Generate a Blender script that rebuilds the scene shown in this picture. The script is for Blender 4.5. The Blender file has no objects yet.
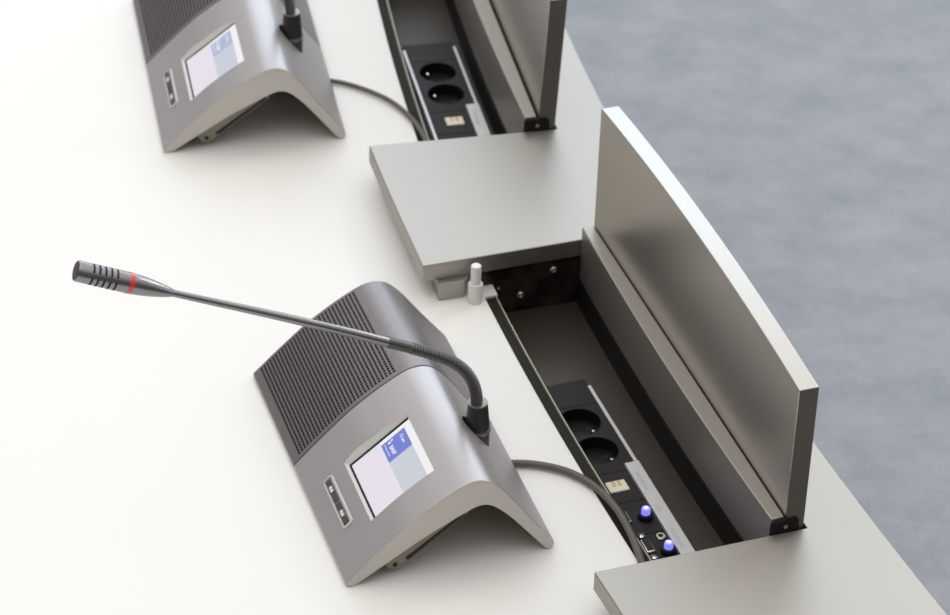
import bpy, bmesh, math
from mathutils import Vector, Matrix
SC = bpy.context.scene
COL = SC.collection
R_ = math.radians
# ------------------------------------------------------------------ camera
TH, F, ROLL = R_(36), 3200.0, R_(2)
D = F / 1127.0
CAM = Vector((0, -D * math.cos(TH), D * math.sin(TH)))
r0 = Vector((1, 0, 0)); u0 = Vector((0, math.sin(TH), math.cos(TH))); b0 = Vector((0, -math.cos(TH), math.sin(TH)))
rt = r0 * math.cos(ROLL) + u0 * math.sin(ROLL)
up = -r0 * math.sin(ROLL) + u0 * math.cos(ROLL)
cd = bpy.data.cameras.new('camera'); co = bpy.data.objects.new('camera', cd); COL.objects.link(co)
m = Matrix((rt, up, b0)).transposed().to_4x4(); m.translation = CAM
co.matrix_world = m
cd.sensor_fit = 'HORIZONTAL'; cd.sensor_width = 36; cd.lens = F / 950 * 36
cd.clip_start = .05; cd.clip_end = 100
cd.dof.use_dof = True; cd.dof.focus_distance = 2.50; cd.dof.aperture_fstop = 12
SC.camera = co
SC.view_settings.view_transform = 'Standard'; SC.view_settings.look = 'None'
SC.view_settings.gamma = 1; SC.view_settings.use_curve_mapping = False
SC.view_settings.exposure = 0.0
# ------------------------------------------------------------------ materials
def mat(name, col, rough=.5, metal=0., spec=.5, emit=None, es=0., coat=0.):
    m = bpy.data.materials.new(name); m.use_nodes = True
    b = m.node_tree.nodes['Principled BSDF']
    b.inputs['Base Color'].default_value = (*col, 1); b.inputs['Roughness'].default_value = rough
    b.inputs['Metallic'].default_value = metal; b.inputs['Specular IOR Level'].default_value = spec
    b.inputs['Coat Weight'].default_value = coat
    if emit: b.inputs['Emission Color'].default_value = (*emit, 1); b.inputs['Emission Strength'].default_value = es
    return m
def N(m, t, **k):
    n = m.node_tree.nodes.new(t)
    for a, v in k.items():
        if hasattr(n, a): setattr(n, a, v)
        else: n.inputs[a].default_value = v
    return n
def L(m, a, b): m.node_tree.links.new(a, b)
def grain(m, col, amt=.12, scale=900., bump=.15, dist=.0002, big=0., bigs=6.):
    """fine speckle on the colour plus a fine bump"""
    b = m.node_tree.nodes['Principled BSDF']
    tc = N(m, 'ShaderNodeTexCoord'); no = N(m, 'ShaderNodeTexNoise', Scale=scale, Detail=2.)
    L(m, tc.outputs['Object'], no.inputs['Vector'])
    mr = N(m, 'ShaderNodeMapRange'); mr.inputs[1].default_value = .25; mr.inputs[2].default_value = .75
    mr.inputs[3].default_value = 1 - amt; mr.inputs[4].default_value = 1 + amt
    L(m, no.outputs['Fac'], mr.inputs[0])
    vm = N(m, 'ShaderNodeVectorMath', operation='SCALE'); vm.inputs[0].default_value = col
    L(m, mr.outputs[0], vm.inputs['Scale'])
    L(m, vm.outputs[0], b.inputs['Base Color'])
    bp = N(m, 'ShaderNodeBump', Strength=bump, Distance=dist)
    L(m, no.outputs['Fac'], bp.inputs['Height']); L(m, bp.outputs[0], b.inputs['Normal'])
    return m
M = {}
M['white'] = mat('white_laminate', (.87, .862, .84), .5, spec=.3)
M['satin'] = grain(mat('satin_metal', (.5, .48, .45), .46, .9), (.415, .392, .36), .10, 1500, .25, .0001)
M['flap'] = grain(mat('satin_metal_flap', (.5, .48, .45), .33, .95), (.50, .472, .435), .10, 1500, .25, .0001)
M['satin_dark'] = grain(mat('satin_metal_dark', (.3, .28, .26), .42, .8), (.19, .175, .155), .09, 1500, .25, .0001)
M['silver'] = grain(mat('silver_lacquer', (.42, .41, .42), .40, .65), (.49, .47, .48), .05, 1600, .2, .0001)
M['endtrim'] = grain(mat('end_trim', (.5, .48, .45), .42, .35), (.60, .565, .52), .05, 1600, .2, .0001)
M['bezel'] = mat('pale_bezel', (.62, .62, .60), .45, .2)
M['under'] = mat('underside_grey', (.27, .235, .175), .5, .3)
M['black'] = mat('black_plastic', (.008, .008, .008), .5, spec=.25)
M['tray'] = grain(mat('tray_black', (.03, .028, .024), .42, .3), (.055, .047, .038), .25, 500, .2, .0002)
M['flange'] = mat('flange_black', (.018, .017, .012), .7, spec=.2)
M['lip'] = mat('lip_metal', (.42, .40, .30), .5, .4)
M['rubber'] = mat('gooseneck_grey', (.12, .115, .115), .38, .6)
M['mic'] = mat('microphone_grey', (.27, .265, .275), .27, .85)
M['micdark'] = grain(mat('microphone_mesh', (.10, .085, .08), .6, .3), (.085, .07, .068), .3, 3000, .5, .0002)
M['slot'] = mat('dark_slot', (.015, .013, .013), .7)
M['ring'] = mat('red_light_ring', (.75, .03, .04), .2, spec=.8, coat=.6)
M['ringclear'] = mat('clear_ring_highlight', (.9, .6, .6), .15)
M['collar'] = mat('collar_black', (.035, .033, .031), .36, .2)
M['collarring'] = mat('collar_ring', (.25, .24, .23), .3, .7)
M['cable'] = mat('cable_grey', (.115, .105, .085), .45)
M['pin'] = mat('pale_plastic', (.82, .81, .79), .45)
M['alu'] = mat('aluminium_strip', (.62, .62, .64), .35, .3)
M['brass'] = mat('brass', (.85, .68, .45), .25, 1.)
M['chrome'] = mat('chrome', (.75, .73, .68), .2, 1.)
M['copper'] = mat('copper_screw', (.75, .42, .26), .3, 1.)
M['ivory'] = mat('ivory_plastic', (.80, .76, .60), .5)
M['contact'] = mat('contact_beige', (.60, .47, .25), .5)
M['blue'] = mat('blue_led', (.25, .25, .9), .3, emit=(.17, .16, 1.), es=1.3)
M['bluecore'] = mat('blue_led_core', (.5, .5, .9), .3, emit=(.50, .52, 1.), es=1.3)
M['module'] = grain(mat('module_black', (.03, .027, .028), .55, spec=.25), (.018, .0155, .0155), .25, 900, .2, .0001)
M['button'] = mat('button_grey', (.075, .07, .068), .4)
M['btext'] = mat('button_print', (.75, .74, .72), .5)
M['stripprint'] = mat('strip_print', (.50, .50, .52), .5)
def scr(name, c, e=.85): return mat(name, tuple(x * .12 for x in c), .3, emit=c, es=e)
M['s_black'] = mat('screen_glass_black', (.01, .01, .012), .12)
M['s_lav'] = scr('screen_lavender', (.80, .76, .84))
M['s_white'] = scr('screen_white', (.90, .89, .92))
M['s_blue'] = scr('screen_blue', (.17, .22, .66))
M['s_grey'] = scr('screen_grey', (.60, .63, .70))
M['s_pale'] = scr('screen_pale_blue', (.44, .49, .66)); M['s_palegrey'] = scr('screen_pale_grey', (.60, .62, .72)); M['s_text'] = scr('screen_text', (.92, .92, 1.))
# black lacquered end plates with faint brown reflections painted into the colour
mm = mat('end_plate_black', (.03, .02, .017), .28, .6)
b = mm.node_tree.nodes['Principled BSDF']; tc = N(mm, 'ShaderNodeTexCoord'); no = N(mm, 'ShaderNodeTexNoise', Scale=38., Detail=4.)
L(mm, tc.outputs['Object'], no.inputs['Vector'])
cr = N(mm, 'ShaderNodeValToRGB'); cr.color_ramp.elements[0].position = .42; cr.color_ramp.elements[0].color = (.018, .014, .013, 1)
cr.color_ramp.elements[1].position = .72; cr.color_ramp.elements[1].color = (.11, .075, .06, 1)
L(mm, no.outputs['Fac'], cr.inputs[0]); L(mm, cr.outputs[0], b.inputs['Base Color']); M['endplate'] = mm
# perforated speaker grille: holes in arc-length UV space, only inside the perforated field
def grille():
    m = mat('speaker_grille', (.10, .09, .09), .5, .7)
    b = m.node_tree.nodes['Principled BSDF']
    uv = N(m, 'ShaderNodeUVMap'); sp = N(m, 'ShaderNodeSeparateXYZ'); L(m, uv.outputs[0], sp.inputs[0])
    def mth(op, a, bb, c=None):
        n = N(m, 'ShaderNodeMath', operation=op)
        for i, v in enumerate((a, bb, c)):
            if v is None: continue
            if isinstance(v, (int, float)): n.inputs[i].default_value = v
            else: L(m, v, n.inputs[i])
        return n.outputs[0]
    cols, rows = 30, 35
    u, v = sp.outputs[0], sp.outputs[1]     # 0..1 inside the field
    fu = mth('ABSOLUTE', mth('SUBTRACT', mth('FRACT', mth('MULTIPLY', u, cols), 0), .5), 0)
    fv = mth('ABSOLUTE', mth('SUBTRACT', mth('FRACT', mth('MULTIPLY', v, rows), 0), .5), 0)
    hu = mth('LESS_THAN', fu, .29); hv = mth('LESS_THAN', fv, .36)
    inside = mth('MULTIPLY', mth('MULTIPLY', mth('GREATER_THAN', u, 0.), mth('LESS_THAN', u, 1.)),
                 mth('MULTIPLY', mth('GREATER_THAN', v, 0.), mth('LESS_THAN', v, 1.)))
    hole = mth('MULTIPLY', mth('MULTIPLY', hu, hv), inside)
    tc = N(m, 'ShaderNodeTexCoord'); no = N(m, 'ShaderNodeTexNoise', Scale=1500.)
    L(m, tc.outputs['Object'], no.inputs['Vector'])
    cr = N(m, 'ShaderNodeValToRGB'); cr.color_ramp.elements[0].position = .3; cr.color_ramp.elements[0].color = (.22, .20, .205, 1)
    cr.color_ramp.elements[1].position = .7; cr.color_ramp.elements[1].color = (.28, .26, .265, 1); L(m, no.outputs['Fac'], cr.inputs[0])
    mx = N(m, 'ShaderNodeMix', data_type='RGBA'); mx.inputs['B'].default_value = (.004, .003, .003, 1)
    L(m, hole, mx.inputs['Factor']); L(m, cr.outputs[0], mx.inputs['A']); L(m, mx.outputs['Result'], b.inputs['Base Color'])
    L(m, mth('MULTIPLY_ADD', hole, .45, .38), b.inputs['Roughness'])
    L(m, mth('MULTIPLY_ADD', hole, -.5, .5), b.inputs['Specular IOR Level'])
    L(m, mth('MULTIPLY_ADD', hole, -.7, .7), b.inputs['Metallic'])
    return m
M['grille'] = grille()
# carpet
def carpet():
    m = mat('carpet', (.2, .22, .26), .95, spec=.1)
    b = m.node_tree.nodes['Principled BSDF']; tc = N(m, 'ShaderNodeTexCoord')
    n1 = N(m, 'ShaderNodeTexNoise', Scale=16., Detail=8., Roughness=.72); n2 = N(m, 'ShaderNodeTexNoise', Scale=260., Detail=2.)
    mp = N(m, 'ShaderNodeMapping'); mp.inputs['Scale'].default_value = (.75, 1., 1); mp.inputs['Rotation'].default_value = (0, 0, .5)
    L(m, tc.outputs['Object'], mp.inputs[0]); L(m, mp.outputs[0], n1.inputs['Vector']); L(m, tc.outputs['Object'], n2.inputs['Vector'])
    ad = N(m, 'ShaderNodeMath', operation='MULTIPLY_ADD'); ad.inputs[1].default_value = .45
    L(m, n2.outputs['Fac'], ad.inputs[0]); L(m, n1.outputs['Fac'], ad.inputs[2])
    cr = N(m, 'ShaderNodeValToRGB'); e = cr.color_ramp.elements
    e[0].position = .50; e[0].color = (.26, .285, .325, 1); e[1].position = 1.0; e[1].color = (.39, .395, .42, 1)
    L(m, ad.outputs[0], cr.inputs[0]); L(m, cr.outputs[0], b.inputs['Base Color'])
    bp = N(m, 'ShaderNodeBump', Strength=.6, Distance=.004); L(m, n2.outputs['Fac'], bp.inputs['Height']); L(m, bp.outputs[0], b.inputs['Normal'])
    return m
M['carpet'] = carpet()
# ------------------------------------------------------------------ helpers
def link(name, me, ms, parent=None, loc=(0, 0, 0), smooth=False):
    o = bpy.data.objects.new(name, me); COL.objects.link(o)
    for x in (ms if isinstance(ms, (list, tuple)) else [ms]): me.materials.append(x)
    if smooth:
        for p in me.polygons: p.use_smooth = True
    if parent: o.parent = parent
    o.location = loc
    return o
def mesh(bm, name):
    bmesh.ops.recalc_face_normals(bm, faces=bm.faces)
    me = bpy.data.meshes.new(name); bm.to_mesh(me); bm.free(); return me
def add(name, bm, ms, parent=None, bevel=0., seg=2, smooth=None, off=None):
    if off is not None: bmesh.ops.translate(bm, verts=bm.verts, vec=-Vector(off))
    o = link(name, mesh(bm, name), ms, parent)
    if bevel:
        mo = o.modifiers.new('bevel', 'BEVEL'); mo.width = bevel; mo.segments = seg; mo.limit_method = 'ANGLE'; mo.angle_limit = R_(35)
    if bevel or smooth:
        for p in o.data.polygons: p.use_smooth = True
        try: o.data.set_sharp_from_angle(angle=R_(40))
        except Exception: pass
    return o
def empty(name, loc, rz=0, **k):
    o = bpy.data.objects.new(name, None); COL.objects.link(o); o.location = loc; o.rotation_euler = (0, 0, rz); o.empty_display_size = .05
    for a, v in k.items(): o[a] = v
    return o
def prism(bm, poly, z0, z1):
    """poly: list of (x,y); vertical prism"""
    lo = [bm.verts.new((p[0], p[1], z0)) for p in poly]; hi = [bm.verts.new((p[0], p[1], z1)) for p in poly]
    n = len(poly)
    bm.faces.new(lo[::-1]); bm.faces.new(hi)
    for i in range(n): bm.faces.new((lo[i], lo[(i + 1) % n], hi[(i + 1) % n], hi[i]))
    return bm
def box(bm, a, b, mtx=None):
    vs = [bm.verts.new((x, y, z)) for z in (a[2], b[2]) for y in (a[1], b[1]) for x in (a[0], b[0])]
    if mtx is not None:
        for v in vs: v.co = mtx @ v.co
    for f in ((0, 2, 3, 1), (4, 5, 7, 6), (0, 1, 5, 4), (2, 6, 7, 3), (0, 4, 6, 2), (1, 3, 7, 5)): bm.faces.new([vs[i] for i in f])
    return bm
def lathe(bm, prof, mtx=None, n=40, caps=True):
    """prof list of (r, h) along local z"""
    rings = []
    for r, h in prof:
        ring = []
        for i in range(n):
            a = 2 * math.pi * i / n; v = Vector((r * math.cos(a), r * math.sin(a), h))
            ring.append(bm.verts.new(mtx @ v if mtx is not None else v))
        rings.append(ring)
    for A, B in zip(rings, rings[1:]):
        for i in range(n): bm.faces.new((A[i], A[(i + 1) % n], B[(i + 1) % n], B[i]))
    if caps: bm.faces.new(rings[0][::-1]); bm.faces.new(rings[-1])
    return bm
def catmull(pts, per=12):
    pts = [Vector(p) for p in pts]; out = []
    P = [2 * pts[0] - pts[1]] + pts + [2 * pts[-1] - pts[-2]]
    for i in range(1, len(P) - 2):
        a, b_, c, d = P[i - 1:i + 3]
        for k in range(per):
            t = k / per
            out.append(.5 * ((2 * b_) + (c - a) * t + (2 * a - 5 * b_ + 4 * c - d) * t * t + (3 * b_ - a - 3 * c + d) * t ** 3))
    out.append(pts[-1]); return out
def resample(pts, step):
    out = [pts[0].copy()]; acc = 0
    for a, b_ in zip(pts, pts[1:]):
        d = (b_ - a).length; t = step - acc
        while t <= d:
            out.append(a.lerp(b_, t / d)); t += step
        acc = (acc + d) % step
    return out
def sweep(bm, pts, rad, n=16):
    rings = []; prev = None
    for i, p in enumerate(pts):
        t = (pts[min(i + 1, len(pts) - 1)] - pts[max(i - 1, 0)]).normalized()
        if prev is None:
            s = t.orthogonal().normalized()
        else:
            s = (prev - t * prev.dot(t)).normalized()
        prev = s; w = t.cross(s); r = rad(i) if callable(rad) else rad
        rings.append([bm.verts.new(p + (s * math.cos(2 * math.pi * k / n) + w * math.sin(2 * math.pi * k / n)) * r) for k in range(n)])
    for A, B in zip(rings, rings[1:]):
        for i in range(n): bm.faces.new((A[i], A[(i + 1) % n], B[(i + 1) % n], B[i]))
    bm.faces.new(rings[0][::-1]); bm.faces.new(rings[-1])
    return bm
def carve(o, cutters):
    """cut recesses out of o and bake the result into its mesh"""
    tmp = []
    for bm, m_ in cutters:
        c = link('cutter', mesh(bm, 'cutter'), m_, o.parent); tmp.append(c)
        mo = o.modifiers.new('cut', 'BOOLEAN'); mo.operation = 'DIFFERENCE'; mo.object = c; mo.solver = 'EXACT'
        try: mo.material_mode = 'TRANSFER'
        except Exception: pass
    bpy.context.view_layer.update()
    dg = bpy.context.evaluated_depsgraph_get()
    me = bpy.data.meshes.new_from_object(o.evaluated_get(dg)); old = o.data
    o.modifiers.clear(); o.data = me
    for c in tmp: bpy.data.objects.remove(c)
def text_bm(s, size, mtx, ext=.00008, align='LEFT', bold=0.):
    cu = bpy.data.curves.new('t', 'FONT'); cu.body = s; cu.size = size; cu.extrude = ext; cu.align_x = align; cu.offset = bold
    o = bpy.data.objects.new('t', cu); COL.objects.link(o); bpy.context.view_layer.update()
    dg = bpy.context.evaluated_depsgraph_get(); me = bpy.data.meshes.new_from_object(o.evaluated_get(dg))
    bm = bmesh.new(); bm.from_mesh(me); bmesh.ops.transform(bm, matrix=mtx, verts=bm.verts)
    bpy.data.objects.remove(o); bpy.data.curves.remove(cu); bpy.data.meshes.remove(me)
    return bm
# ------------------------------------------------------------------ table geometry (polar about the centre of the ring)
CX, CY = 4.53, 1.47
def P(R, phi): a = R_(phi); return (CX - R * math.cos(a), CY - R * math.sin(a))
def arc(R, p0, p1, n): return [P(R, p0 + (p1 - p0) * i / n) for i in range(n + 1)]
PITCH = 7.52
def near_edge(R, k): return 22.833 + (4.8066 - R) * .55 - PITCH * k      # side of the bay nearest the camera
def far_edge(R, k): return 17.691 - (4.804 - R) * .41 - PITCH * k
BAYS = (0, 1)
ZT, ZB = .036, .018
O = Vector((*P(5.1, 18), -.70))
table = empty('conference_table', O, label='curved white conference table with grey metal border and two open cable bays', category='table')
# white top: wide annular sector; under the metal slabs it reaches a little further in
ro, P0, P1 = 5.85, 3.0, 32.0
out = arc(ro, P1, P0, 60); inn = []
for k in (1, 0):
    a, b_ = far_edge(4.75, k), near_edge(4.75, k)
    st = (P0 if k == 1 else near_edge(4.75, 1) + .12)
    inn += arc(4.70, st, a - .12 if k else a - .12, 6) if False else []
def rw(phi, k): return 0. if k == 0 else -.0140 + (phi - 11.5) * .0029      # the far bay's edge runs a little further in
def warc(R, p0, p1, n, k): return [P(R + rw(p0 + (p1 - p0) * i / n, k), p0 + (p1 - p0) * i / n) for i in range(n + 1)]
R_IN = 4.7495
for k in (1, 0):
    a, b_ = far_edge(4.75, k), near_edge(4.75, k)
    st = P0 if k == 1 else near_edge(4.75, 1) + .03
    inn += arc(4.737 if k == 0 else 4.722, st, a + .14, 6) + warc(R_IN, a + .145, b_ - .03, 24, k)
inn += arc(4.737, near_edge(4.75, 0) + .03, P1, 10)
bm = prism(bmesh.new(), out + inn, -.028, 0)
add('tabletop', bm, M['white'], table, bevel=.0008, off=O)
# metal border: outer strip with a slab on each side of every bay
poly = arc(4.571, P0, P1, 80)
inn = arc(4.8065, P1, near_edge(4.8065, 0), 8)
for k in (0, 1):
    a, b_ = near_edge(4.6245, k), far_edge(4.6245, k)
    inn += [P(4.6250, a), P(4.6255, b_)]
    nxt = near_edge(4.8045, k + 1) if k == 0 else P0
    inn += arc(4.8045, far_edge(4.8045, k), nxt, 10)
bm = prism(bmesh.new(), poly + inn, ZB, ZT)
add('metal_border', bm, M['satin'], table, bevel=.0009, off=O)
# curved fascia and modesty panel carrying the top
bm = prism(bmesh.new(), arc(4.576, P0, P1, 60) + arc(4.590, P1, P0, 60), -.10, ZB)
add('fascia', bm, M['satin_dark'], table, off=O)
bm = prism(bmesh.new(), arc(4.80, P0, P1, 60) + arc(4.82, P1, P0, 60), -.70, -.028)
add('modesty_panel', bm, M['white'], table, off=O)
FL = -.034
for k in BAYS:
    pa = far_edge(4.7, k) - .05; pb = near_edge(4.7, k) + .10
    # cable tray: floor, walls and flange in one folded sheet
    bm = bmesh.new()
    prism(bm, arc(4.600, pa, pb, 30) + warc(4.7485, pb, pa, 30, k), FL - .002, FL)
    
    prism(bm, warc(4.7390, pa, pb, 30, k) + warc(4.7405, pb, pa, 30, k), FL, -.0022)
    prism(bm, [P(4.60, pb - .03), P(4.7485, pb - .03), P(4.7485, pb), P(4.60, pb)], FL, ZB - .0005)
    prism(bm, arc(4.600, pa, pb, 30) + arc(4.602, pb, pa, 30), FL, ZB - .001)
    tray = add('cable_tray', bm, M['tray'], table, off=O)
    bm = bmesh.new()
    prism(bm, warc(4.7405, pa, pb, 30, k) + warc(4.7490, pb, pa, 30, k), -.0045, -.0030)
    add('tray_flange', bm, M['flange'], tray)
    tray.children[0].data.transform(Matrix.Translation(-O))
    bm = prism(bmesh.new(), warc(4.7385, pa, pb, 30, k) + warc(4.7396, pb, pa, 30, k), -.0020, -.0008)
    add('tray_lip', bm, M['lip'], tray, off=O)
    add('tray_wall', prism(bmesh.new(), arc(4.6540, pa, pb, 30) + arc(4.6565, pb, pa, 30), FL, -.0058), M['black'], tray, off=O)  # wall below the rail; its recess shade is put into the black colour
    # end plate under the slab at the far side, with its screws
    A = Vector((*P(4.7485, 17.62 - PITCH * k), 0)); B = Vector((*P(4.645, 17.60 - PITCH * k), 0))
    t = (B - A).normalized(); nn = Vector((t.y, -t.x, 0))           # points to the camera side
    if nn.y > 0: nn = -nn
    q = [A, B, B - nn * .003, A - nn * .003]
    bm = prism(bmesh.new(), [(v.x, v.y) for v in q], FL, ZB - .0006)
    ep = add('end_plate', bm, M['endplate'], table, off=O)
    for s_, z_, r_ in ((.0683, .0060, .0036), (.0380, -.0160, .0036), (.017, -.0050, .0017), (.018, -.0200, .0017)):
        c = A + t * s_ + Vector((0, 0, z_))
        mt = Matrix.Translation(c - O) @ nn.to_track_quat('Z', 'Y').to_matrix().to_4x4()
        bm = lathe(bmesh.new(), [(r_, -.001), (r_, .0015), (r_ * .75, .0024), (r_ * .45, .0024), (r_ * .4, .001)], mt, 20)
        add('screw', bm, M['chrome'] if r_ > .002 else M['brass'], ep, smooth=True)
    # open flap: straight board standing on edge, slightly arched free edge
    a = Vector((*P(4.6447, far_edge(4.64, k) + .015), 0)); e = Vector((*P(4.6437, near_edge(4.64, k) - .03), 0))
    X = (e - a).normalized(); Y = Vector((-X.y, X.x, 0))
    if Y.dot(Vector((CX, CY, 0)) - a) < 0: Y = -Y
    Ln = (e - a).length; T = .0168; lean = .0065 if k else 0.
    fr = Matrix((X, Y, Vector((0, 0, 1)))).transposed().to_4x4(); fr.translation = a - O
    n = 24; bm = bmesh.new(); rows = []
    for i in range(n + 1):
        x = Ln * i / n; h = .1735 + .0025 * i / n + .0095 * (1 - (2 * i / n - 1) ** 2)
        rows.append([bm.verts.new(fr @ Vector(v)) for v in ((x, 0, ZT - .012), (x, T, ZT - .012), (x, T + lean, h), (x, lean, h))])
    for A_, B_ in zip(rows, rows[1:]):
        for j in range(4): bm.faces.new((A_[j], A_[(j + 1) % 4], B_[(j + 1) % 4], B_[j]))
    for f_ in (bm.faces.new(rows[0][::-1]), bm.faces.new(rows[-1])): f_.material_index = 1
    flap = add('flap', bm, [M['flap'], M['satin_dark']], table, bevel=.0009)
    # hinge rail along the foot of the flap
    pf, pn = far_edge(4.65, k) + .012, near_edge(4.65, k) - .04
    bm = prism(bmesh.new(), arc(4.6558, pf, pn, 30) + [P(4.6445, pn), P(4.6454, pf)], -.0055, .0500)
    add('hinge_rail', bm, M['satin'], flap, bevel=.0008, off=O)
    bm = prism(bmesh.new(), [P(4.6412, pf), P(4.6412, pn), P(4.6262, pn + .004), P(4.6266, pf)], ZB, ZT + .0012)
    add('gasket', bm, M['black'], flap, off=O)
    # rounded black end cap with a small screw
    c = Vector((*P(4.6440, near_edge(4.644, k) - .035), .0415)); mt = Matrix.Translation(c - O) @ fr.to_3x3().to_4x4()
    bm = bmesh.new(); pts = []
    for cx, cz, a0 in ((.0085, .0035, 0), (-.0095, .0035, 90)):
        for j in range(6): an = R_(a0 + 90 * j / 5); pts.append((cx + .003 * math.cos(an), cz + .003 * math.sin(an)))
    pts += [(-.0125, -.012), (.0115, -.012)]
    lo = [bm.verts.new(mt @ Vector((0, u, w))) for u, w in pts]; hi = [bm.verts.new(mt @ Vector((.0022, u, w))) for u, w in pts]
    bm.faces.new(lo[::-1]); bm.faces.new(hi)
    for j in range(len(pts)): bm.faces.new((lo[j], lo[(j + 1) % len(pts)], hi[(j + 1) % len(pts)], hi[j]))
    add('end_cap', bm, M['black'], flap)
    mt = mt @ Matrix.Translation((.0018, 0, 0)) @ Matrix.Rotation(R_(90), 4, 'Y')
    add('cap_screw', lathe(bmesh.new(), [(.0018, 0), (.0018, .0010), (.0012, .0013), (.0009, .0006)], mt, 16), M['copper'], flap, smooth=True)
    # metal rest under the slab corner and pale stop pin
    o_ = -PITCH * k
    q = [P(4.7912, 17.768 + o_), P(4.7672, 17.768 + o_), P(4.7560, 17.62 + o_), P(4.7560, 17.36 + o_), P(4.7893, 17.36 + o_)]
    add('slab_rest', prism(bmesh.new(), q, 0, ZB), M['satin'], table, bevel=.0008, off=O)
    x, y = P(4.7597, 17.865 + o_)
    mt = Matrix.Translation(Vector((x, y, 0)) - O)
    add('stop_pin', lathe(bmesh.new(), [(.0066, 0), (.0067, .0005), (.0067, .0188), (.0060, .0198), (.0047, .0200), (.0046, .0380), (.0041, .0387)], mt, 32), M['pin'], table, smooth=True)
# ------------------------------------------------------------------ connection modules lying in the trays
def module(R0, p0, R1, p1, shift, pins, label, full):
    A = Vector((*P(R0, p0), 0)); B = Vector((*P(R1, p1), 0)); t = (B - A).normalized(); l = Vector((-t.y, t.x, 0))
    if l.dot(A - Vector((CX, CY, 0))) < 0: l = -l
    z = Vector((0, 0, 1))
    root = empty('power_module', (A.x, A.y, FL), label=label, category='socket strip', group='socket strips in the cable bays')
    mt = Matrix((t, l, z)).transposed().to_4x4(); root.matrix_world = Matrix.Translation((A.x, A.y, FL)) @ mt
    flip = mt.determinant() < 0
    if flip:                         # keep a proper rotation: use x along, y to the right
        mt = Matrix((t, -l, z)).transposed().to_4x4(); root.matrix_world = Matrix.Translation((A.x, A.y, FL)) @ mt
    S = Matrix.Diagonal((1, -1 if flip else 1, 1, 1))
    H = .0145; s = shift; W = .0525; LN = .288 if full else .250
    def part(name, bm, m_, parent=root, bevel=0, smooth=None):
        bmesh.ops.transform(bm, matrix=S, verts=bm.verts); return add(name, bm, m_, parent, bevel=bevel, smooth=smooth)
    body = part('housing', box(bmesh.new(), (s + .0, .0005, .0002), (s + LN, W, H)), M['module'])
    cut = []
    for c in (.0555, .0965):
        bm = lathe(bmesh.new(), [(.0192, .0025), (.0192, H + .01)], Matrix.Translation((s + c, .0262, 0)), 48); bmesh.ops.transform(bm, matrix=S, verts=bm.verts); cut.append((bm, M['module']))
    for g in (.128, .168, .2105, .0335, .255):
        bm = box(bmesh.new(), (s + g, -.01, H - .0010), (s + g + .0007, .06, H + .01)); bmesh.ops.transform(bm, matrix=S, verts=bm.verts); cut.append((bm, M['black']))
    carve(body, cut)
    # rails
    part('edge_rail', box(bmesh.new(), (s + .0105, -.0012, .002), (s + .127, .0018, H + .0008)), M['alu'], bevel=.0003)
    part('edge_rail', box(bmesh.new(), (s + .0105, W - .002, .002), (s + LN, W + .001, H + .0008)), M['alu'], bevel=.0003)
    st = part('label_strip', box(bmesh.new(), (s + .1225, -.0012, .002), (s + LN, .0118, H + .003)), M['alu'], bevel=.0006)
    for tx, sx in (('NETWORK', .136), ('USB', .182), ('VGA AUDIO', .212)):
        T_ = Matrix.Translation((s + sx, .0040, H + .0031)) @ (Matrix.Identity(4))
        bm = text_bm(tx, .0052 if full else .005, T_, .00004); 
        if flip:
            bmesh.ops.transform(bm, matrix=Matrix.Translation((0, .0085, 0)) @ Matrix.Diagonal((1, 1, 1, 1)), verts=bm.verts)
            bmesh.ops.transform(bm, matrix=Matrix.Translation((0, .0, 0)), verts=bm.verts)
            for v in bm.verts: v.co.y = v.co.y - .0085 - .0125
            add('lettering', bm, M['stripprint'], st)
        else: add('lettering', bm, M['stripprint'], st)
    for c, pp in zip((.0555, .0965), pins):
        sock = part('socket', lathe(bmesh.new(), [(.0191, .0026), (.0191, H + .0001), (.0182, H + .0001), (.0180, .0030), (.003, .0030)], Matrix.Translation((s + c, .0262, 0)), 48, caps=False), M['black'], smooth=True)
        part('earth_pin', lathe(bmesh.new(), [(.0020, .0028), (.0020, H - .001), (.0012, H)], Matrix.Translation((s + c + pp[0], .0262 + pp[1], 0)), 16), M['brass'], sock, smooth=True)
        for dx in (-.0095, .0095):
            part('contact_hole', lathe(bmesh.new(), [(.0024, .0028), (.0024, .0034)], Matrix.Translation((s + c + dx * .3, .0262 + dx, 0)), 16), M['slot'], sock)
    # ivory network jack
    j = part('network_jack', box(bmesh.new(), (s + .1400, .0190, H - .004), (s + .1540, .0365, H + .0012)), M['ivory'], bevel=.0008)
    for yy in (.0235, .0285):
        part('jack_contact', box(bmesh.new(), (s + .1412, yy, H + .0011), (s + .1475, yy + .0032, H + .0015)), M['contact'], j)
    if not full: return root
    for x, y in ((.1915, .0205), (.2375, .0190)):
        pl = part('lit_plug', lathe(bmesh.new(), [(.0066, H - .001), (.0066, H + .0025), (.0055, H + .0045), (.0040, H + .0048)], Matrix.Translation((x, y, 0)), 28), M['black'], smooth=True)
        part('blue_light', lathe(bmesh.new(), [(.0037, H + .0040), (.0038, H + .0085), (.0034, H + .0102), (.0018, H + .0108)], Matrix.Translation((x, y, 0)), 28), M['blue'], pl, smooth=True)
        part('light_core', lathe(bmesh.new(), [(.0020, H + .0090), (.0020, H + .0109), (.0008, H + .0112)], Matrix.Translation((x, y, 0)), 20), M['bluecore'], pl, smooth=True)
    v = part('video_port', box(bmesh.new(), (.2190, .0290, H - .002), (.2360, .0372, H + .0030)), M['chrome'], bevel=.0012)
    part('port_face', box(bmesh.new(), (.2203, .0303, H + .0028), (.2347, .0359, H + .0034)), M['slot'], v)
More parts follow.
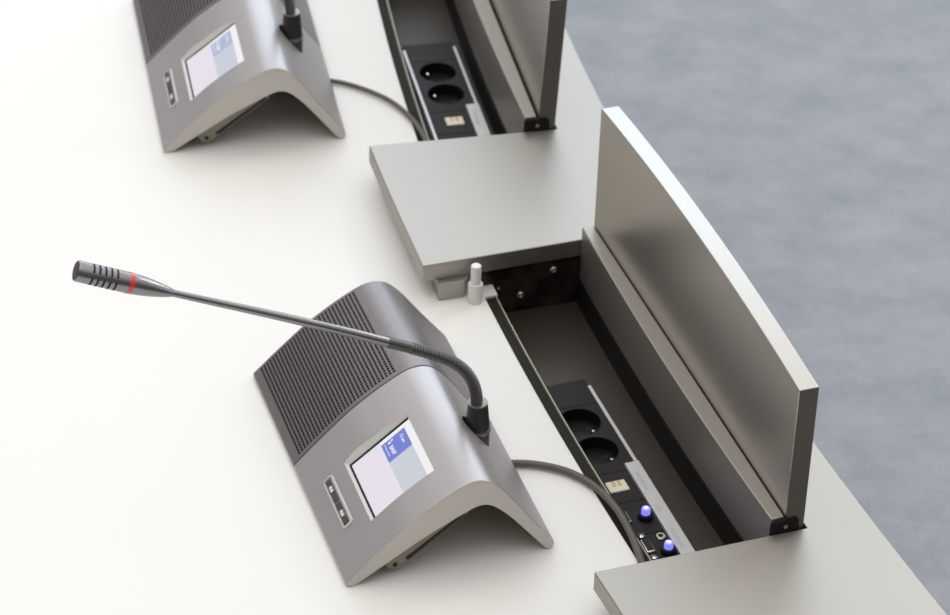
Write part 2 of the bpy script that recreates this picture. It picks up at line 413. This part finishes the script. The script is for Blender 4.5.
    for x in (.2135, .2415):
        part('port_screw', lathe(bmesh.new(), [(.0030, H - .001), (.0030, H + .002), (.0016, H + .003), (.0012, H + .001)], Matrix.Translation((x, .0330, 0)), 18), M['chrome'], v, smooth=True)
    part('audio_jack', lathe(bmesh.new(), [(.0042, H - .001), (.0042, H + .0014), (.0036, H + .002), (.0022, H + .002), (.0021, H - .001)], Matrix.Translation((.2185, .0180, 0)), 28), M['chrome'], smooth=True)
    u = part('usb_port', box(bmesh.new(), (.1800, .0335, H - .002), (.1945, .0405, H + .0020)), M['chrome'], bevel=.0008)
    part('port_face', box(bmesh.new(), (.1812, .0347, H + .0018), (.1933, .0393, H + .0024)), M['slot'], u)
    return root
module(4.693, 19.2, 4.693, 22.2, 0., ((.0148, -.0065), (.0145, -.0075)), 'black socket strip with two blue lit plugs in the nearer cable bay', True)
module(4.668, 12.1, 4.669, 14.7, .008, ((.001, .0105), (.001, .0115)), 'black socket strip between two pale rails in the cable bay at the top', False)
# ------------------------------------------------------------------ conference units
PROF = [(-.0030, .0040), (.018, .0255), (.042, .0485), (.058, .0612), (.073, .0717), (.088, .0806), (.096, .0838), (.104, .0846), (.111, .0832), (.118, .0788), (.1285, .0670), (.148, .0390), (.1690, .0105)]
INN = [(.1600, .0060), (.1355, .0375), (.1230, .0510), (.1150, .0570), (.107, .0585), (.099, .0560), (.085, .0490), (.060, .0355), (.0275, .0150), (.0060, .0010)]
def outer():
    pts = [Vector((p[0], p[1], 0)) for p in PROF]; return [(v.x, v.y) for v in catmull(pts, 12)]
OUT = outer()
def foot_profile(inset=0.):
    o = list(OUT)
    # rounded feet
    right = [(.1705, .0075), (.1710, .0045), (.1700, .0015), (.1670, 0.), (.1640, .0010)]
    left = [(.0030, 0.), (.0, -.0), (-.0022, .0010), (-.0034, .0025)]
    ii = [(v.x, v.y) for v in catmull([Vector((p[0], p[1], 0)) for p in INN], 4)]
    return o + right + ii + left
def arclen():
    d = [0.]
    for a, b_ in zip(OUT, OUT[1:]): d.append(d[-1] + math.hypot(b_[0] - a[0], b_[1] - a[1]))
    return d
AL = arclen()
def s_at_x(x):
    for (a, b_, s0, s1) in zip(OUT, OUT[1:], AL, AL[1:]):
        if a[0] <= x <= b_[0]: return s0 + (s1 - s0) * (x - a[0]) / (b_[0] - a[0])
def z_at_x(x):
    for a, b_ in zip(OUT, OUT[1:]):
        if a[0] <= x <= b_[0]: return a[1] + (b_[1] - a[1]) * (x - a[0]) / (b_[0] - a[0])
def shell(name, y0, y1, ms, parent, uv=False, taper=1.):
    pf = foot_profile(); n = len(pf); ns = 1
    bm = bmesh.new(); A = [bm.verts.new((x, y0, z)) for x, z in pf]; B = [bm.verts.new((x, y1, z * taper)) for x, z in pf]
    e0 = bm.faces.new(A); bm.faces.new(B[::-1])
    if len(ms) > 2: e0.material_index = 2
    side = []
    for i in range(n):
        f = bm.faces.new((A[(i + 1) % n], A[i], B[i], B[(i + 1) % n])); side.append((i, f)); f.material_index = 1 if i > len(OUT) + 4 and i < n - 5 else 0
    if uv:
        ly = bm.loops.layers.uv.new('UVMap'); s0, s1 = s_at_x(.0020), s_at_x(.0860); v0, v1 = .1605, .2835
        for f in bm.faces:
            for lp in f.loops: lp[ly].uv = (-5, -5)
        for i, f in side:
            if i < len(OUT) - 1:
                for lp in f.loops:
                    x, y, z = lp.vert.co
                    j = i if abs(x - pf[i][0]) < abs(x - pf[(i + 1) % n][0]) else i + 1
                    lp[ly].uv = ((AL[j] - s0) / (s1 - s0), (y - v0) / (v1 - v0))
    return add(name, bm, ms, parent, bevel=.0009, seg=2)
def unit(loc, rz, label, cable_pts, near):
    root = empty('conference_unit', loc, rz, label=label, category='microphone unit', group='conference microphone units on the white table')
    sh = shell('housing', 0, .1553, [M['silver'], M['under'], M['endtrim']], root)
    # tilted screen frame on the reading slope
    xa, xb = .0250, .0795
    za, zb = z_at_x(xa), z_at_x(xb)
    U = Vector((xb - xa, 0, zb - za)); LU = U.length; U.normalize(); V = Vector((0, 1, 0)); W = U.cross(V)
    if W.z < 0: W = -W
    org = Vector((xa, 0, za))
    def pt(u, v, w): return org + U * u + V * v + W * w
    def on(x, y, w=0.): return pt((x - xa) / U.x, y, w)
    def quad_box(bm, u0, v0, u1, v1, w0, w1):
        vs = [bm.verts.new(pt(u, v, w)) for w in (w0, w1) for v in (v0, v1) for u in (u0, u1)]
        for f in ((0, 2, 3, 1), (4, 5, 7, 6), (0, 1, 5, 4), (2, 6, 7, 3), (0, 4, 6, 2), (1, 3, 7, 5)): bm.faces.new([vs[i] for i in f])
        return bm
    def fx(x): return (x - xa) / U.x
    # recess: wider at the left and far side
    bm = bmesh.new(); dp = -.0014; hi = .0060
    lo4 = [(fx(.0292), .0340), (fx(.0782), .0335), (fx(.0782), .1055), (fx(.0292), .1065)]
    top4 = [(fx(.0253), .0335), (fx(.0800), .0330), (fx(.0800), .1112), (fx(.0253), .1140)]
    up4 = [(fx(.0253) - .006, .0335), (fx(.0800) + .0004, .033), (fx(.0800) + .0004, .1112 + .012), (fx(.0253) - .006, .1140 + .012)]
    a = [bm.verts.new(pt(u, v, dp)) for u, v in lo4]; c = [bm.verts.new(pt(u, v, .0018)) for u, v in top4]; d = [bm.verts.new(pt(u, v, .0105)) for u, v in top4]
    bm.faces.new(a[::-1]); bm.faces.new(d)
    for X1, X2 in ((a, c), (c, d)):
        for i in range(4): bm.faces.new((X1[i], X1[(i + 1) % 4], X2[(i + 1) % 4], X2[i]))
    cuts = [(bm, M['bezel'])]
    MX, MY = .1318, .0860
    bm = lathe(bmesh.new(), [(.0125, .0640), (.0125, .12)], Matrix.Translation((MX, MY, 0)), 40); cuts.append((bm, M['black']))
    carve(sh, cuts)
    for p in sh.data.polygons: p.use_smooth = False
    sp = shell('speaker_panel', .1560, .2868, [M['grille'], M['under']], root, uv=True, taper=.945)
    sp['label'] = 'dark perforated loudspeaker grille half'
    bm = bmesh.new(); pf = [((x - .083) * .985 + .083, z * .985) for x, z in foot_profile()]
    A = [bm.verts.new((x, .1551, z)) for x, z in pf]; B = [bm.verts.new((x, .1562, z)) for x, z in pf]
    bm.faces.new(A); bm.faces.new(B[::-1])
    for i in range(len(pf)): bm.faces.new((A[(i + 1) % len(pf)], A[i], B[i], B[(i + 1) % len(pf)]))
    add('seam', bm, M['slot'], root)
    # inner casing below the slope, with slot and round hole on its end
    pr = [(.0290, .0140), (.0330, .0075), (.0385, .0052), (.0450, .0085), (.0600, .0200), (.0990, .0500), (.0960, .0530), (.060, .0345)]
    bm = bmesh.new(); A = [bm.verts.new((x, .0045, z)) for x, z in pr]; B = [bm.verts.new((x, .2800, z)) for x, z in pr]
    bm.faces.new(A); bm.faces.new(B[::-1])
    for i in range(len(pr)): bm.faces.new((A[(i + 1) % len(pr)], A[i], B[i], B[(i + 1) % len(pr)]))
    ca = add('inner_casing', bm, M['under'], root, bevel=.0006)
    sl = [(.0470, .0155), (.0480, .0138), (.0500, .0142), (.0960, .0492), (.0955, .0510), (.0930, .0500)]
    bm = bmesh.new(); A = [bm.verts.new((x, .0038, z)) for x, z in sl]; B = [bm.verts.new((x, .0060, z)) for x, z in sl]
    bm.faces.new(A); bm.faces.new(B[::-1])
    for i in range(len(sl)): bm.faces.new((A[(i + 1) % len(sl)], A[i], B[i], B[(i + 1) % len(sl)]))
    add('slot', bm, M['slot'], ca)
    mt = Matrix.Translation((.0385, .0050, .0105)) @ Matrix.Rotation(R_(90), 4, 'X')
    add('jack_hole', lathe(bmesh.new(), [(.0019, -.001), (.0019, .0012)], mt, 18), M['slot'], ca)
    # feet pads
    # screen
    g = quad_box(bmesh.new(), fx(.0292), .0345, fx(.0782), .1060, dp - .0004, dp + .0003)
    screen = add('screen', g, M['s_black'], root)
    e = dp + .0003
    def tile(name, x0, x1, y0, y1, m_, h=.00025): add(name, quad_box(bmesh.new(), fx(x0), y0, fx(x1), y1, e, e + h), m_, screen)
    tile('main_field', .0308, .0541, .0345, .1028, M['s_lav'])
    tile('white_border', .0541, .0784, .0345, .1028, M['s_white'])
    tile('grey_field', .0541, .0732, .0347, .0757, M['s_grey'] if near else M['s_palegrey'], .0004)
    tile('blue_field', .0541, .0732, .0757, .0985, M['s_blue'] if near else M['s_pale'], .0004)
    # lettering reads towards -y with its top towards +x
    def TM(x, y): 
        p = on(x, y, e + .00045); Mx = Matrix((-V, U, W)).transposed().to_4x4()
        if Mx.determinant() < 0: Mx = Matrix((-V, U, -W)).transposed().to_4x4()
        Mx.translation = p; return Mx
    ls = [('12 am', .0044, .0682, .0950, .00005), ('BASF', .0050, .0588, .0908, .0001), ('We create chemistry', .0017, .0561, .0962, 0.)]
    for s_, sz, x, y, bd in ls: add('screen_text', text_bm(s_, sz, TM(x, y), .00005, 'LEFT', bd), M['s_text'], screen)
    tile('logo_square', .0590, .0610, .0940, .0958, M['s_text'], .0006); tile('logo_square', .0616, .0630, .0950, .0965, M['s_text'], .0006)
    # button strip: pale oval rim, two grey keys with white marks
    c = Vector((.0133, .0798, z_at_x(.0133))); T1 = (Vector((.030, 0, z_at_x(.030))) - Vector((.001, 0, z_at_x(.001)))).normalized(); T2 = Vector((0, 1, 0)); T3 = T1.cross(T2)
    if T3.z < 0: T3 = -T3
    def stad(hl, hw, n=10):
        r = hw * .62; pts = []
        for cx, cy, a0 in ((hw - r, hl - r, 0), (-hw + r, hl - r, 90), (-hw + r, -hl + r, 180), (hw - r, -hl + r, 270)):
            for i in range(n + 1): an = R_(a0 + 90 * i / n); pts.append((cx + r * math.cos(an), cy + r * math.sin(an)))
        return pts
    def loft(bm, rings, cap0=True, cap1=True):
        rr = [[bm.verts.new(c + T1 * u + T2 * v + T3 * w) for u, v in pts] for pts, w in rings]
        for A, B in zip(rr, rr[1:]):
            for i in range(len(A)): bm.faces.new((A[i], A[(i + 1) % len(A)], B[(i + 1) % len(B)], B[i]))
        if cap0: bm.faces.new(rr[0][::-1])
        if cap1: bm.faces.new(rr[-1])
        return bm
    bp = add('button_panel', loft(bmesh.new(), [(stad(.0312, .0054), -.001), (stad(.0312, .0054), .0008), (stad(.0292, .0048), .0014), (stad(.0300, .0042), .0012), (stad(.0298, .0040), .0004)]), M['bezel'], root, smooth=True)
    for y0, y1, ys in ((-.0295, -.0008, -.0150), (.0004, .0295, .0165)):
        bm = bmesh.new(); w0, w1 = .0003, .0012
        pts = [(u, v) for u, v in ((-.0034, y0 + (0.0016 if y0 < -.01 else 0)), (.0026, y0 + (0.0016 if y0 < -.01 else 0)), (.0026, y1 - (.0016 if y1 > .01 else 0)), (-.0034, y1 - (.0016 if y1 > .01 else 0)))]
        k = add('button', loft(bm, [(pts, w0), (pts, w1)]), M['button'], bp, bevel=.0005)
        bm = bmesh.new()
        for (u0, v0, u1, v1) in ((-.0020, -.0035, .0002, .0035), (.0002, -.0035, .0013, -.0012), (.0002, .0004, .0013, .0030)):
            vs = [(u0, ys + v0), (u1, ys + v0), (u1, ys + v1), (u0, ys + v1)]; loft(bm, [(vs, .0011), (vs, .0014)])
        add('button_mark', bm, M['btext'], bp)
    # gooseneck microphone
    az = R_(-5)
    H = Vector((math.cos(az), math.sin(az), 0)); base = Vector((MX - .0018, MY, 0))
    path = [(.0018, .066), (.0012, .086), (.0006, .094), (-.0006, .1045), (-.0042, .1160), (-.0108, .1272), (-.0205, .1368), (-.0309, .1435), (-.0433, .1500), (-.0555, .1557), (-.0654, .1601), (-.0775, .1654), (-.1122, .1808), (-.1598, .2008), (-.2060, .2195), (-.2443, .2350), (-.2739, .2474), (-.3147, .2647)]
    pts = catmull([base + H * d_ + Vector((0, 0, z_)) for d_, z_ in path], 14)
    seg = resample(pts, .0004)
    # split by arc length at joint and head start
    i1 = min(range(len(seg)), key=lambda i: (seg[i] - (base + H * -.0735 + Vector((0, 0, .1637)))).length)
    i2 = min(range(len(seg)), key=lambda i: (seg[i] - (base + H * -.2430 + Vector((0, 0, .2345)))).length)
    ib = min(range(len(seg)), key=lambda i: (seg[i] - (base + H * -.0545 + Vector((0, 0, .1552)))).length)
    neck = seg[:i1 + 1]
    def nr(i):
        if i > ib: return .00455
        return .0047 + .00042 * math.cos(2 * math.pi * i / 6)
    gn = add('gooseneck', sweep(bmesh.new(), neck, nr, 20), M['rubber'], root, smooth=True)
    st = seg[i1:i2 + 6]
    add('stem', sweep(bmesh.new(), st[::8] + [st[-1]], lambda i: .0041 - .0013 * min(1, i / (len(st) / 8)), 20), M['mic'], gn, smooth=True)
    p2 = seg[i2]; tip = pts[-1]; ax = (tip - p2).normalized(); hl = (tip - p2).length
    mt = Matrix.Translation(p2) @ ax.to_track_quat('Z', 'Y').to_matrix().to_4x4()
    hr = .0083; f = lambda q: q * hl
    prof = [(.0028, f(-.02)), (.0034, f(0.0)), (.0046, f(.06)), (.0062, f(.17)), (.0074, f(.28)), (.0080, f(.38)), (hr, f(.425))]
    head = add('microphone_head', lathe(bmesh.new(), prof + [(hr, f(.425))] + [(hr, f(.470)), (hr, f(.990)), (hr - .0005, f(1.0)), (hr - .0012, f(.998))], mt, 48), M['mic'], gn, smooth=True)
    add('light_ring', lathe(bmesh.new(), [(hr - .001, f(.415)), (hr + .00018, f(.418)), (hr + .00022, f(.465)), (hr - .001, f(.468))], mt, 48), M['ring'], gn, smooth=True)
    add('head_mesh', lathe(bmesh.new(), [(hr - .0012, f(.985)), (hr - .0010, f(1.000)), (hr - .003, f(1.005)), (.0005, f(1.006))], mt, 40), M['micdark'], gn, smooth=True)
    bm = bmesh.new()
    for g_ in range(4):                                  # four banks of five slots round the head
        for j in range(5):
            q = f(.60 + .062 * j)
            a0 = R_(90 * g_ + 40); ns = 8; rings = []
            for i in range(ns + 1):
                an = a0 + R_(66) * i / ns
                rings.append([bm.verts.new(mt @ Vector((rr * math.cos(an), rr * math.sin(an), q + dq))) for rr, dq in ((hr - .0005, -.0009), (hr + .00006, -.0009), (hr + .00006, .0009), (hr - .0005, .0009))])
            for A, B in zip(rings, rings[1:]):
                for i in range(4): bm.faces.new((A[i], A[(i + 1) % 4], B[(i + 1) % 4], B[i]))
            bm.faces.new(rings[0][::-1]); bm.faces.new(rings[-1])
    add('head_slots', bm, M['slot'], gn)
    mt = Matrix.Translation((MX, MY, 0))
    add('collar', lathe(bmesh.new(), [(.0104, .030), (.0106, .0665), (.0102, .0700), (.0080, .0915), (.0074, .0930), (.0058, .0930), (.0055, .0915)], mt, 48), M['collar'], gn, smooth=True)
    add('collar_ring', lathe(bmesh.new(), [(.0100, .0648), (.0112, .0652), (.0113, .0672), (.0108, .0682), (.0098, .0684)], mt, 48), M['collarring'], gn, smooth=True)
    add('collar_ring', lathe(bmesh.new(), [(.0076, .0916), (.0081, .0920), (.0080, .0931), (.0062, .0934)], mt, 48), M['collarring'], gn, smooth=True)
    # cable
    cp = catmull([Vector(p) for p in cable_pts], 10)
    add('cable', sweep(bmesh.new(), cp, .0031 if near else .0023, 14), M['cable'], root, smooth=True)
    return root
unit((-.0911, -.3817, 0), R_(19.2), 'nearer silver-grey conference unit with its long gooseneck microphone fully in view',
     [(.118, .120, .0045), (.150, .1120, .0040), (.173, .1075, .0040), (.193, .099, .0042), (.213, .083, .0044), (.2272, .0595, .0042), (.2342, .0306, .004), (.235, -.0026, .004), (.2325, -.0329, .0025), (.229, -.056, -.002), (.222, -.080, -.010)], True)
unit((-.2962, .2311, 0), R_(12.0), 'farther silver-grey conference unit, blurred and cut off by the top of the photo',
     [(.118, .112, .0040), (.150, .106, .0035), (.171, .100, .0035), (.189, .090, .0035), (.208, .073, .0038), (.223, .054, .0042), (.234, .032, .004), (.2414, .008, .004), (.245, -.016, .003), (.246, -.040, .000), (.246, -.065, -.010)], False)
# ------------------------------------------------------------------ floor
bm = bmesh.new(); box(bm, (-5, -4, -.72), (7, 8, -.70))
fl = add('floor', bm, M['carpet']); fl['kind'] = 'structure'
# ------------------------------------------------------------------ light
w = bpy.data.worlds.new('room_light'); SC.world = w; w.use_nodes = True
nt = w.node_tree; bg = nt.nodes['Background']
tc = nt.nodes.new('ShaderNodeTexCoord'); sx = nt.nodes.new('ShaderNodeSeparateXYZ'); cr = nt.nodes.new('ShaderNodeValToRGB')
nt.links.new(tc.outputs['Generated'], sx.inputs[0]); ma = nt.nodes.new('ShaderNodeMath'); ma.operation = 'MULTIPLY_ADD'; ma.inputs[1].default_value = .33; nt.links.new(sx.outputs[1], ma.inputs[0]); nt.links.new(sx.outputs[2], ma.inputs[2]); nt.links.new(ma.outputs[0], cr.inputs[0]); nt.links.new(cr.outputs[0], bg.inputs[0])
e = cr.color_ramp.elements                      # dim at the horizon, bright ceiling overhead
e[0].position = 0.0; e[0].color = (.075, .070, .064, 1); e[1].position = 1.0; e[1].color = (1.0, .98, .955, 1)
x = e.new(.34); x.color = (.15, .146, .142, 1); x = e.new(.62); x.color = (.58, .565, .55, 1)
bg.inputs[1].default_value = 1.34
def area(name, loc, target, sx, sy, power, col):
    l = bpy.data.lights.new(name, 'AREA'); l.shape = 'RECTANGLE'; l.size = sx; l.size_y = sy; l.energy = power; l.color = col
    o = bpy.data.objects.new(name, l); COL.objects.link(o); o.location = loc
    o.rotation_euler = (Vector(target) - Vector(loc)).to_track_quat('-Z', 'Y').to_euler(); return o
area('window_light', (1.5, 6.5, 3.0), (1.2, 0, 2.0), 8, 5.4, 225, (.66, .83, 1.0))
area('side_fill_light', (6.5, 1.0, 1.9), (0, 0, .6), 6, 3.6, 70, (.75, .87, 1.0))  # added fill, no known window; brightens right slopes, edges and carpet
area('ceiling_light', (-1.2, -.3, 2.6), (-.6, -.1, 0), 3.0, 1.8, 14, (1.0, .96, .90))
area('carpet_fill_light', (2.4, 2.0, 2.2), (2.0, 1.3, -.7), .8, .8, 26, (1.0, .93, .86))  # added unseen lamp, lifts the right of the carpet with a warm pool
